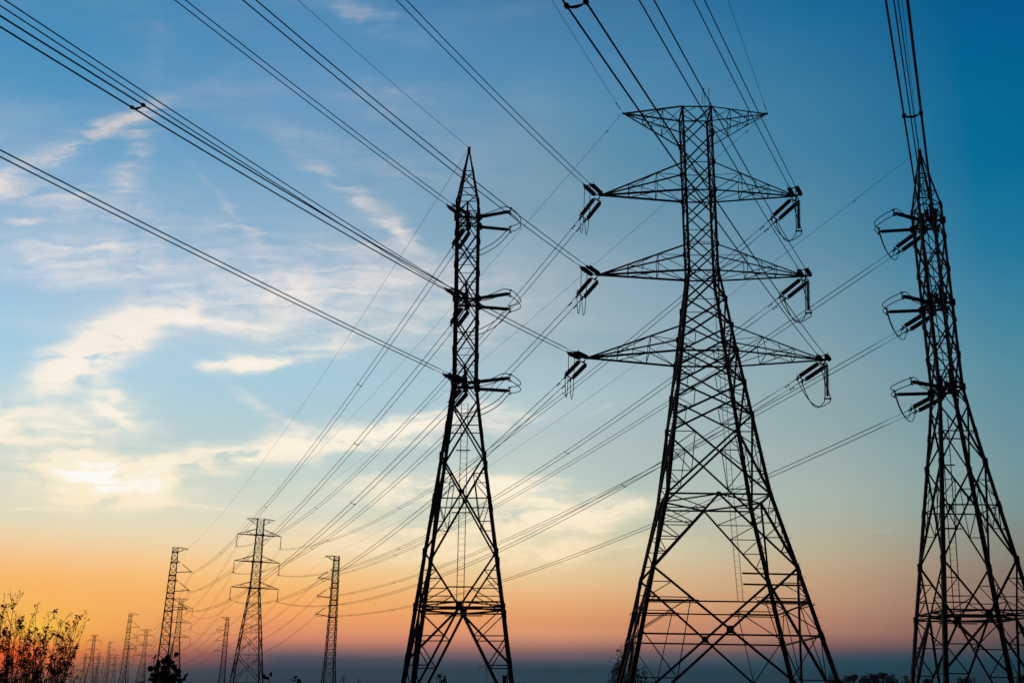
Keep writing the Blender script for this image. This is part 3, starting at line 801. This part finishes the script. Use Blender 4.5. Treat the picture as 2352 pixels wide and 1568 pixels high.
# ================================================================ far suspension towers along the line
PS = [(47.0, .88), (42.8, .9), (35.8, 1.05), (29.0, 1.22), (17.8, 2.45), (12.3, 2.98), (5.4, 3.72), (0, 4.3)]
ROT = Matrix.Rotation(R(20.3), 4, 'Z')
G_S = 'broad-armed far pylons in line with the biggest pylon'
def suspension(mat, label):
    root = empty('lattice_pylon', mat); tag(root, label, 'pylon', G_S)
    t = Tower(root, PS)
    t.legs([47, 42.8, 35.8, 29, 17.8, 12.3, 5.4, -.1], [.15, .17, .20, .24, .26, .28, .30])
    zs = [47, 45, 42.8, 40.5, 38.2, 35.8, 33.5, 31.3, 29.0]
    for a, b_ in zip(zs, zs[1:]): t.X(a, b_, .10)
    for z in zs: t.H(z, .08)
    for z in (42.8, 35.8, 29.0): t.H(z, .2); t.planX(z, .12)
    for z in (42.8, 35.8, 29.0):
        for sx in (-1, 1):
            for sy in (-1, 1): t.b.box(t.C(sx, sy, z), .42, .42, .5)
    for a, b_ in ((29, 26), (26, 23.2), (23.2, 20.4), (20.4, 17.8)): t.X(a, b_, .09, 1, .05)
    t.H(23.2, .07); t.H(17.8, .08)
    t.X(17.8, 12.3, .12, 1, .06); t.H(12.3, .08)
    t.X(12.3, 5.4, .13, 2, .06); t.H(5.4, .16); t.plan(5.4, .1); t.K(5.4, 0, .14, 2, .06)
    t.done()
    for side in (-1, 1):
        t.arm(side, (3.6, 46.9), 47.0, 45.4, .10, .05, 2)
        for lv, (x, zi) in S_INS.items():
            zt = {'t1': 42.7, 't2': 35.75, 't3': 29.0}[lv]
            t.arm(side, (x, zt), zt, zt + 1.55, .15, .06, 2)
            q = MB(); q.lathe((side * x, 0, zt - .1), (side * x, 0, zi), disc_profile(19, .15, .146, .25), 8)
            qs = q.build('insulator_string', GLAZE, root, None, True)
            h = MB(); c = Vector((side * x, 0, zi + .12))
            h.tube([c + Vector((-.35, 0, -.3)), c + Vector((-.3, 0, .05)), c + Vector((0, 0, .2)), c + Vector((.3, 0, .05)), c + Vector((.35, 0, -.3))], .05, 5)
            h.build('yoke', STEEL, qs)
    m = MB()
    for s in (-.2, .2): m.rect((s, -.2, 5), (s, -.2, 46.8), .05, .05)
    z = 5.2
    while z < 46: m.tube([(-.2, -.2, z), (.2, -.2, z)], .02, 4); z += .8
    m.build('ladder', STEEL, root)
    return root
S2 = Vector((-157.8, 537.0, 0)); S3 = Vector((-254.5, 791.0, 0)); S4 = Vector((-347.0, 1034.6, 0)); S5 = Vector((-447.0, 1292.0, 0))
s_root = suspension(Matrix.Translation(S1) @ ROT, 'far broad-armed pylon just left of the middle peaked pylon, tallest of the distant ones')
copy_tree(s_root, Matrix.Translation(S2) @ ROT, 'broad-armed far pylon standing behind the narrow pylon and the round-leaved bush', G_S)
copy_tree(s_root, Matrix.Translation(S3) @ ROT, 'small broad-armed far pylon standing clear between two narrow pylons', G_S)
copy_tree(s_root, Matrix.Translation(S4) @ ROT, 'tiny broad-armed pylon behind the second narrow pylon from the left', G_S)
copy_tree(s_root, Matrix.Translation(S5) @ ROT, 'tiny hazy broad-armed pylon between the two smallest narrow pylons', G_S)
HZ = 'hazy pylons of the farthest cluster'
copy_tree(s_root, Matrix.Translation((-420.5, 1145, 0)) @ Matrix.Rotation(R(12), 4, 'Z') @ Matrix.Diagonal((1.25, 1.25, 1.29, 1)), 'tallest hazy pylon of the farthest cluster, beside the saplings', HZ)
copy_tree(s_root, Matrix.Translation((-616.4, 1653, 0)) @ Matrix.Rotation(R(12), 4, 'Z') @ Matrix.Diagonal((1.25, 1.25, 1.28, 1)), 'leftmost hazy pylon of the farthest cluster, nearest the saplings', HZ)
copy_tree(s_root, Matrix.Translation((-452, 1250, 0)) @ ROT, 'short hazy pylon directly right of the tallest one in the farthest cluster', HZ)
copy_tree(s_root, Matrix.Translation((-489, 1356, 0)) @ ROT, 'short dark pylon overlapping the right edge of the farthest cluster', HZ)
copy_tree(s_root, Matrix.Translation((-720, 1990, 0)) @ ROT @ Matrix.Diagonal((1.2, 1.2, 1.1, 1)), 'lowest and faintest pylon of the farthest cluster', HZ)

PT = [(38.25, .66), (32.0, .82), (22.6, .98), (11.2, 1.22), (5.8, 1.62), (0, 2.0)]
G_T = 'narrow single-sided far pylons'
def narrow(mat, label):
    root = empty('lattice_pylon', mat); tag(root, label, 'pylon', G_T)
    t = Tower(root, PT)
    t.legs([38.25, 32, 22.6, 11.2, 5.8, -.1], [.15, .18, .22, .25, .27])
    zs = [38.25, 37.1, 35.4, 34.4, 32.6, 31.2, 29.9, 28.2, 26.8, 25.4, 23.8, 22.3, 20.4, 18.4, 16.4, 14.2, 11.9, 9.4, 6.6, 3.6, 0.2]
    for a, b_ in zip(zs, zs[1:]): t.X(a, b_, .085 if a > 22 else .10)
    for z in zs: t.H(z, .08)
    for z in (37.1, 34.4, 31.2, 29.9, 26.8, 25.4, 22.3): t.H(z, .18); t.planX(z, .1)
    t.done()
    m = MB(); T_ = Vector((3.0, 0, 38.15))
    for sy in (-1, 1):
        m.bar(t.C(1, sy, 38.25), T_, .11); m.bar(t.C(1, sy, 37.1), T_, .11)
        m.bar(t.C(1, sy, 38.25).lerp(T_, .5), t.C(1, sy, 37.1).lerp(T_, .5), .06)
    m.box(T_ - Vector((0, 0, .2)), .16, .16, .5)
    m.build('earth_wire_arm', STEEL, root)
    for z in (32.4, 27.68, 23.0):
        tip = Vector((4.45, 0, z)); br = Vector((1.5, 0, z + 2.2)); ba = Vector((t.w(z) + .05, 0, z - .42))
        m = MB()
        for sy in (-1, 1):
            m.bar(t.C(1, sy, z + 2.6), br, .10); m.bar(t.C(1, sy, z + 1.95), br, .09)
        m.build('bracket', STEEL, root)
        d = tip - br; q = MB(); a = br + d * .2
        q.tube([br, a], .03, 5); q.lathe(a, tip, disc_profile(int((d.length * .8 - .25) / .146), .15, .146, .12), 8)
        q.build('insulator_string', GLAZE, root, None, True)
        d = tip - ba; q = MB(); q.lathe(ba, tip, rod_profile(d.length, .115, 16), 8)
        qs = q.build('post_insulator', GLAZE, root, None, True)
        h = MB(); c = tip
        h.box(c, .3, .14, .3)
        h.tube([c + Vector((.1, 0, -.1)), c + Vector((-.25, 0, -.35)), c + Vector((-.3, 0, -.55))], .04, 5)
        h.tube([c + Vector((.1, 0, -.1)), c + Vector((.4, 0, -.35)), c + Vector((.45, 0, -.55))], .04, 5)
        h.build('yoke', STEEL, qs)
    return root
ROTB = ROT @ Matrix.Rotation(R(180), 4, 'Z')
U2 = Vector((-175.0, 518.0, 0)); U3 = Vector((-280.0, 793.0, 0)); U4 = Vector((-362.0, 1030.0, 0)); U5 = Vector((-460.0, 1290.0, 0))
T2 = Vector((-133.0, 531.0, 0)); T3 = Vector((-237.0, 797.0, 0)); T4 = Vector((-344.0, 1104.0, 0)); T5 = Vector((-425.0, 1330.0, 0))
u_root = narrow(Matrix.Translation(U1) @ ROT, 'narrow leaning-looking far pylon rising behind the round-leaved bush, arms on its right')
for p, l in ((U2, 'small narrow pylon second left of the round-leaved bush, arms on its right'), (U3, 'smallest clear narrow pylon nearest the hazy cluster, arms on its right'), (U4, 'tiny dark narrow pylon at the foot of the hazy cluster, arms on its right'), (U5, 'faintest narrow pylon inside the hazy cluster, arms on its right')):
    copy_tree(u_root, Matrix.Translation(p) @ ROT, l, G_T)
for p, l in ((T1, 'narrow far pylon standing alone left of the middle peaked pylon, arms on its left'), (T2, 'small narrow pylon next to the broad-armed far pylon, arms on its left'), (T3, 'small dark narrow pylon touching the broad-armed pylon behind the bush'), (T4, 'tiny narrow pylon just left of the round-leaved bush, arms on its left'), (T5, 'tiny narrow pylon beside the hazy cluster, arms on its left')):
    copy_tree(u_root, Matrix.Translation(p) @ ROTB, l, G_T)

# spans between the far towers
GD = 'twin conductors between the distant pylons'
Ss = [S1, S2, S3, S4, S5]; Us = [U1, U2, U3, U4, U5]; Ts = [T1, T2, T3, T4, T5]
ordn = ['first', 'second', 'third', 'fourth']
for i in range(4):
    r = .025 if i < 1 else .028
    for lv, (x, z) in S_INS.items():
        for sd_ in (-1, 1):
            a = Ss[i] + ARM * (x * sd_); a.z = z; b_ = Ss[i + 1] + ARM * (x * sd_); b_.z = z
            twin(span_pts(a - ARM * TW, b_ - ARM * TW, 7.4, 40), span_pts(a + ARM * TW, b_ + ARM * TW, 7.4, 40), r, [60, 130, 200] if i < 2 else [],
                 '%s %s-side twin conductor in the %s span beyond the nearest broad-armed pylon' % (LV[lv][0], sname[sd_], ordn[i]), GD)
    for base, sg, nm in ((Us, 1, 'left-hand'), (Ts, -1, 'right-hand')):
        for lv, (wd, zz, ze) in LVL.items():
            a = base[i] + ARM * (4.6 * sg); a.z = ze; b_ = base[i + 1] + ARM * (4.6 * sg); b_.z = ze
            twin(span_pts(a - ARM * TW, b_ - ARM * TW, 6.8, 40), span_pts(a + ARM * TW, b_ + ARM * TW, 6.8, 40), r, [60, 130, 200] if i < 2 else [],
                 '%s twin conductor in the %s span of the %s row of narrow far pylons' % (wd, ordn[i], nm), GD)
        a = base[i] + ARM * (3.0 * sg); a.z = 37.9; b_ = base[i + 1] + ARM * (3.0 * sg); b_.z = 37.9
        if i < 3: single(span_pts(a, b_, 4.5, 30), .013, 'thin earth wire in the %s span of the %s row of narrow far pylons' % (ordn[i], nm), GE)
    for sd_ in (-1, 1):
        a = Ss[i] + ARM * (3.6 * sd_); a.z = 46.6; b_ = Ss[i + 1] + ARM * (3.6 * sd_); b_.z = 46.6
        if i < 3: single(span_pts(a, b_, 4.5, 30), .013, 'thin %s-side earth wire in the %s span beyond the nearest broad-armed pylon' % (sname[sd_], ordn[i]), GE)

# ================================================================ vegetation
def dirv(az, el):
    return Vector((math.sin(R(az)) * math.cos(R(el)), math.cos(R(az)) * math.cos(R(el)), math.sin(R(el))))
def sapling(name, x, y, h, lean, label, seed, dens=1.0, cat='sapling', grp='thin-stemmed saplings against the glow', leaf=.062, spread=1.0, low=.34, stems=4, mats=None):
    random.seed(seed)
    M = Matrix.Translation((x, y, 0)); root = empty(name, M); tag(root, label, cat, grp)
    st = MB(); lf = MB()
    def leaves(q, n, sp=.05, big=1.0):
        for i in range(n):
            d2 = Vector((random.uniform(-.8, .8), random.uniform(-.8, .8), random.uniform(-1.0, .35))).normalized()
            o_ = Vector((random.uniform(-1, 1), random.uniform(-1, 1), random.uniform(-1, 1))) * sp
            lf.leaf(q + o_, d2, leaf * random.uniform(.45, .95) * big, leaf * random.uniform(.28, .48) * big)
    def twig(p, d, l, r, lvl):
        pts = [p]; k = 6 if lvl == 0 else 4; dd = d.copy(); wob = .05 if lvl == 0 else .13
        for i in range(k):
            dd = (dd + Vector((random.uniform(-wob, wob), random.uniform(-wob, wob), random.uniform(-.01, .06)))).normalized()
            pts.append(pts[-1] + dd * l / k)
        st.tube(pts, [r * (1 - .8 * i / k) + .0016 for i in range(k + 1)], 5 if lvl < 1 else 3)
        if lvl < 2:
            nb = int((8 if lvl == 0 else 2.0) * dens + .5)
            for i in range(nb):
                t = low + (1 - low) * (i + random.random()) / nb if lvl == 0 else random.uniform(.25, .95)
                j = min(k - 1, int(t * k)); q = pts[j].lerp(pts[j + 1], t * k - j)
                az_ = random.uniform(0, 2 * math.pi); tilt = random.uniform(.3, .7) * spread
                dn = (dd * math.cos(tilt) + Vector((math.cos(az_), math.sin(az_), .15)) * math.sin(tilt)).normalized()
                ll = h * random.uniform(.10, .20) * (1.2 - .6 * t) if lvl == 0 else l * random.uniform(.35, .7)
                twig(q, dn, ll, r * (.34 if lvl == 0 else .55), lvl + 1)
        if lvl:
            for q in pts[1:]:
                if random.random() < .55 * dens: leaves(q, 1, .02)
            if random.random() < .11: leaves(pts[-1], 7, .03, 1.6)   # withered drooping bunch
    for s in range(stems):
        a = 0 if s == 0 else random.uniform(-.13, .13)
        d0 = Vector((lean + a, random.uniform(-.08, .08), 1)).normalized()
        f = .97 if s == 0 else random.uniform(.66, .9)
        twig(Vector((0 if s == 0 else random.uniform(-.22, .22), random.uniform(-.1, .1), 0)), d0, h * f, (.012 if s == 0 else .0075) * h / 3.2, 0)
    wd = cat == 'weed'
    st.build('stem', BARK if wd else GLAREBARK, root); lf.build('foliage', LEAF if wd else GLARELEAF, root)
    return root

SAP = [  # x, y, height, lean, density, words
  (-9.66, 22.0, 3.18, -.102, 1.2, 'leafy sapling cut off by the left edge of the photo'),
  (-9.14, 21.0, 2.79, -.060, 1.4, 'bushy low sapling beside the left edge, in front of the sun'),
  (-10.46, 24.0, 3.59, -.031, 1.3, 'tallest sapling near the left edge, with drooping leaf bunches on top'),
  (-10.06, 23.0, 2.93, .061, 1.2, 'short sapling directly right of the tallest one'),
  (-10.29, 26.0, 3.00, -.328, 1.2, 'sapling leaning left across the yellow glow'),
  (-11.15, 26.0, 3.45, .026, 1.0, 'thin straight sapling in the yellow glow, second tallest on the left'),
  (-10.56, 27.0, 3.14, -.296, 1.0, 'sapling leaning left from the middle of the thicket'),
  (-10.66, 25.0, 3.22, .050, 1.1, 'upright sapling just left of the middle of the thicket'),
  (-10.06, 24.0, 3.05, .048, 1.0, 'slender sapling in the middle of the thicket, below its neighbours'),
  (-10.71, 26.0, 3.43, .036, 1.1, 'tall sapling in the middle of the thicket with a bent leafy tip'),
  (-10.33, 25.0, 3.25, .082, 1.0, 'tall sapling right of the thicket middle, leaning slightly right'),
  (-9.07, 23.0, 2.87, -.116, 1.3, 'sapling with the darkest leaves, leaning left in the right half of the thicket'),
  (-9.85, 25.0, 2.96, -.029, .8, 'sparse sapling between two right-leaning ones'),
  (-10.53, 26.0, 3.26, .095, .9, 'third sapling from the right end of the thicket'),
  (-9.54, 24.0, 3.22, .102, 1.2, 'thick-stemmed sapling near the right end of the thicket'),
  (-9.75, 24.0, 3.16, .238, .5, 'almost bare sapling leaning furthest right, at the right end of the thicket')]
for i, (x, y, h, ln, dn, lb) in enumerate(SAP):
    sapling('sapling', x, y, h * 1.02, ln, lb, 40 + i, dn)

def bush(name, x, y, h, rad, n, leaf, label, cat, seed, flat=.8, wid=.95, branches=9):
    random.seed(seed)
    root = empty(name, Matrix.Translation((x, y, 0))); tag(root, label, cat)
    st = MB(); lf = MB(); ends = []
    for b in range(branches):
        a = 2 * math.pi * b / branches + random.uniform(-.3, .3); rr = rad * random.uniform(.15, .95)
        top = Vector((math.cos(a) * rr, math.sin(a) * rr * .7, h * (1 - .16 * (rr / rad) ** 2) * random.uniform(.88, 1.0)))
        P = catmull([(0, 0, 0), top * .35 + Vector((random.uniform(-.05, .05), 0, 0)), top * .7, top], 4)
        st.tube(P, [.018 * (1 - .75 * i / (len(P) - 1)) for i in range(len(P))], 5)
        ends.append(P)
    for i in range(n):
        P = random.choice(ends); q = P[int(len(P) * random.uniform(.45, .999))]
        d = Vector((random.uniform(-1, 1), random.uniform(-1, 1), random.uniform(-.9, .9))).normalized()
        s = q + d * random.uniform(.02, .12)
        st.tube([q, s], .0035, 3)
        l = leaf * random.uniform(.7, 1.2)
        d2 = Vector((random.uniform(-1, 1), random.uniform(-1, 1), random.uniform(-1.0, .4))).normalized()
        if wid > .9: lf.disc(s + d2 * l * .5, Vector((random.uniform(-1, 1), random.uniform(-1, 1), random.uniform(-.6, .8))), l * .5)
        else: lf.leaf(s, d2, l, l * wid)
    st.build('stem', BARK, root); lf.build('foliage', LEAF, root)
    return root
bush('round_leaved_bush', -4.22, 14.0, 2.04, .30, 1000, .068, 'dark round-leaved bush poking up in front of the far pylons', 'bush', 5, branches=15)
bush('round_leaved_bush', -4.68, 14.2, 1.90, .12, 60, .07, 'small round-leaved shoot left of the dark round-leaved bush', 'bush', 6, branches=5)
bush('broadleaf_bush', -6.75, 15.0, 2.05, .36, 260, .08, 'dense dark broadleaf bush in the bottom left corner of the photo', 'bush', 8, wid=.6)
# undergrowth just reaching into the bottom of the photo
for i, (x, y, h, lb, dn) in enumerate(((-2.52, 12, 1.84, 'small leafy weed tip right of the nearest broad-armed far pylon', .8), (-2.22, 12, 1.92, 'bare dry twig reaching up from the bottom edge between two far pylons', .25),
        (-1.72, 12, 1.84, 'small leafy weed tip right of the lone narrow far pylon', .8), (-.66, 12, 1.87, 'small leafy weed tip under the middle peaked pylon', 1.0), (-1.42, 12, 1.80, 'lowest weed tip at the bottom edge left of the middle peaked pylon', .7))):
    sapling('weed', x, y, h * .945, random.uniform(-.04, .04), lb, 90 + i, dn, 'weed', 'weeds at the bottom edge', leaf=.05, spread=1.0, low=.8, stems=1)
m = MB(); M_ = Matrix.Translation((.14, 8, 0))
m.tube([(-.3, 0, 0), (-.2, 0, 1.0), (-.09, 0, 1.685)], .009, 5)
for k in range(5): m.leaf((-.09, 0, 1.685), (.9 - .25 * k, .1 * k, .42 + .06 * k), .12 - .02 * k, .03, Vector((0, 1, .4)))
o = m.build('weed', LEAF); o.matrix_world = M_
tag(o, 'long pointed leaf at the bottom edge right of the middle peaked pylon', 'weed', 'weeds at the bottom edge')
m = MB(); m.box((0, 0, 1.13), .10, .10, 2.26); m.box((0, 0, 2.28), .13, .13, .04)
o = m.build('marker_post', material('stained_concrete', (.05, .048, .044), (.09, .085, .078), .9, 0, 12)); o.location = (-.04, 30, 0)
tag(o, 'short dark post top beside the right foot of the middle peaked pylon', 'post')

# creeper climbing the left feet of the biggest pylon
random.seed(21)
root = empty('climbing_vine', MT); tag(root, 'leafy creeper climbing the left feet of the biggest pylon', 'vine')
T_m = t_m = Tower(m_root, PM)
st = MB(); lf = MB()
for sy, top in ((1, 6.4), (-1, 4.6), (1, 5.2)):
    for k in range(5):
        P = []; z = 0; ph = random.uniform(0, 6.28); tp = top * random.uniform(.6, 1)
        while z < tp:
            c = T_m.C(-1, sy, z); r_ = .22 + .14 * math.sin(z * 2 + ph)
            P.append(c + Vector((math.cos(z * 2.3 + ph) * r_, math.sin(z * 2.3 + ph) * r_, 0))); z += .3
        st.tube(P, .014, 4)
        for q in P:
            for j in range(9):
                d = Vector((random.uniform(-1, 1), random.uniform(-1, 1), random.uniform(-1, .5))).normalized()
                lf.leaf(q + d * random.uniform(.03, .6), d, .15, .085)
        for j in range(5):                              # loose tendrils
            q = random.choice(P); d = Vector((random.uniform(-1, .9), random.uniform(-.4, .4), random.uniform(-.4, .8))).normalized()
            e = q + d * random.uniform(.5, 1.1)
            C_ = catmull([q, q.lerp(e, .5) + Vector((0, 0, .22)), e, e + Vector((random.uniform(-.2, .2), 0, -.4))], 4)
            st.tube(C_, .008, 3)
            for w_ in C_[3:]: lf.leaf(w_, (random.uniform(-1, 1), 0, -1), .10, .06)
for k in range(60):                                     # drooping curtain of leaves between the two feet
    q = T_m.C(-1, random.uniform(-1, 1), random.uniform(.8, 4.3)) + Vector((random.uniform(-.1, 1.0), 0, 0))
    C_ = [q, q + Vector((.05, 0, -.35)), q + Vector((0, 0, -.75))]
    st.tube(C_, .007, 3)
    for j in range(7): lf.leaf(q + Vector((random.uniform(-.12, .12), random.uniform(-.1, .1), -.75 * j / 7)), (random.uniform(-.7, .7), random.uniform(-.5, .5), -1), .18, .12)
st.build('stem', BARK, root); lf.build('foliage', LEAF, root)
root = empty('climbing_vine', MT); tag(root, 'thin wispy creeper on the right foot of the biggest pylon', 'vine')
st = MB(); lf = MB()
for k in range(6):
    z0 = random.uniform(3.6, 5.6); q = T_m.C(1, -1, z0) + Vector((-.12, 0, 0))
    C_ = catmull([q, q + Vector((random.uniform(-.4, .3), 0, -.3)), q + Vector((random.uniform(-.3, .4), 0, -.9)), q + Vector((random.uniform(-.2, .4), 0, -1.4))], 5)
    st.tube(C_, .010, 3)
    for w_ in C_[::2]: lf.leaf(w_, (random.uniform(-1, 1), 0, -.6), .10, .05)
st.build('stem', BARK, root); lf.build('foliage', LEAF, root)
root = empty('climbing_vine', ML); tag(root, 'dead dry tendrils hanging from a lower brace of the middle peaked pylon', 'vine')
st = MB(); c = Vector((1.95, -3.55, 4.2))
for k in range(9):
    e = c + Vector((random.uniform(-.75, .25), 0, random.uniform(-1.1, .05)))
    st.tube(catmull([c, c.lerp(e, .5) + Vector((random.uniform(-.1, .1), 0, -.08)), e, e + Vector((random.uniform(-.15, .1), 0, -.15))], 4), .010, 3)
st.build('stem', BARK, root)

# line of trees far off at the lower right
TR = [(58.5, 6.5, 1.5), (60.2, 7.2, 1.9), (61.8, 7.6, 2.0), (63.3, 7.2, 1.7), (64.9, 7.4, 1.9), (66.7, 7.8, 2.2), (68.4, 7.5, 1.9), (70.7, 7.5, 2.3), (74.6, 6.9, 2.2), (77.6, 6.2, 1.8), (81.2, 7.2, 2.6), (85.5, 6.0, 2.0), (91.6, 7.8, 1.9)]
TL = ['first low tree right of the biggest pylon', 'second tree right of the biggest pylon, with a small pointed top', 'third tree right of the biggest pylon, rounder than its neighbours', 'fourth tree right of the biggest pylon, slightly lower', 'fifth tree in the dark tree line right of the biggest pylon',
      'tallest rounded tree in the dark tree line between the two right pylons', 'tree just right of the tallest one in the dark tree line', 'broad tree standing last before the gap in the dark tree line', 'lower tree alone left of the right-hand pylon', 'lowest tree top behind the left foot of the right-hand pylon',
      'broad tree seen between the feet of the right-hand pylon', 'low tree top deep between the feet of the right-hand pylon', 'tree at the right edge of the photo behind the right-hand pylon']
for i, ((x, h, r_), lb) in enumerate(zip(TR, TL)):
    random.seed(200 + i)
    y = 200 + random.uniform(-4, 10); x *= y / 200
    root = empty('broadleaf_tree', Matrix.Translation((x, y, 0))); tag(root, lb, 'tree', 'dark tree line on the horizon')
    st = MB(); lf = MB(); hc = h
    st.tube([(0, 0, 0), (.1, 0, hc * .3), (-.05, .1, hc * .6), (0, 0, hc * .92)], [.22, .18, .12, .03], 7)
    lobes = []
    for k in range(16):
        zz = hc * random.uniform(.30, .97); rr = r_ * (1 - ((zz / hc - .5) / .62) ** 2) ** .5 if abs(zz / hc - .5) < .6 else .3
        a = random.uniform(0, 6.28); q = Vector((math.cos(a) * rr * random.uniform(.2, .75), math.sin(a) * rr * random.uniform(.2, .75), min(zz, hc - .35)))
        st.tube([(0, 0, max(.8, q.z * .55)), q * .6 + Vector((0, 0, q.z * .38)), q], [.07, .05, .015], 5)
        lobes.append((q, random.uniform(.35, .8)))
    for q, s in lobes + [(Vector((0, 0, hc - .4)), .38)]:
        for j in range(90):
            d = Vector((random.gauss(0, 1), random.gauss(0, 1), random.gauss(0, 1))).normalized()
            p = q + d * s * random.uniform(.35, 1.0)
            lf.leaf(p, d + Vector((random.uniform(-.6, .6), random.uniform(-.6, .6), random.uniform(-.3, .6))), random.uniform(.16, .34), random.uniform(.10, .18))
    st.build('trunk', BARK, root); lf.build('crown', LEAF, root)

HAZE_D = .00008
m = MB(); m.box((-100, 1250, 31), 3600, 2900, 64)
hz = bpy.data.materials.new('evening_haze'); hz.use_nodes = True
nt = hz.node_tree
for n_ in list(nt.nodes):
    if n_.type == 'BSDF_PRINCIPLED': nt.nodes.remove(n_)
pv = nt.nodes.new('ShaderNodeVolumePrincipled')
pv.inputs['Color'].default_value = (.70, .76, .88, 1); pv.inputs['Density'].default_value = HAZE_D; pv.inputs['Anisotropy'].default_value = .3
nt.links.new(pv.outputs[0], nt.nodes['Material Output'].inputs['Volume'])
o = m.build('haze', hz); o['kind'] = 'stuff'
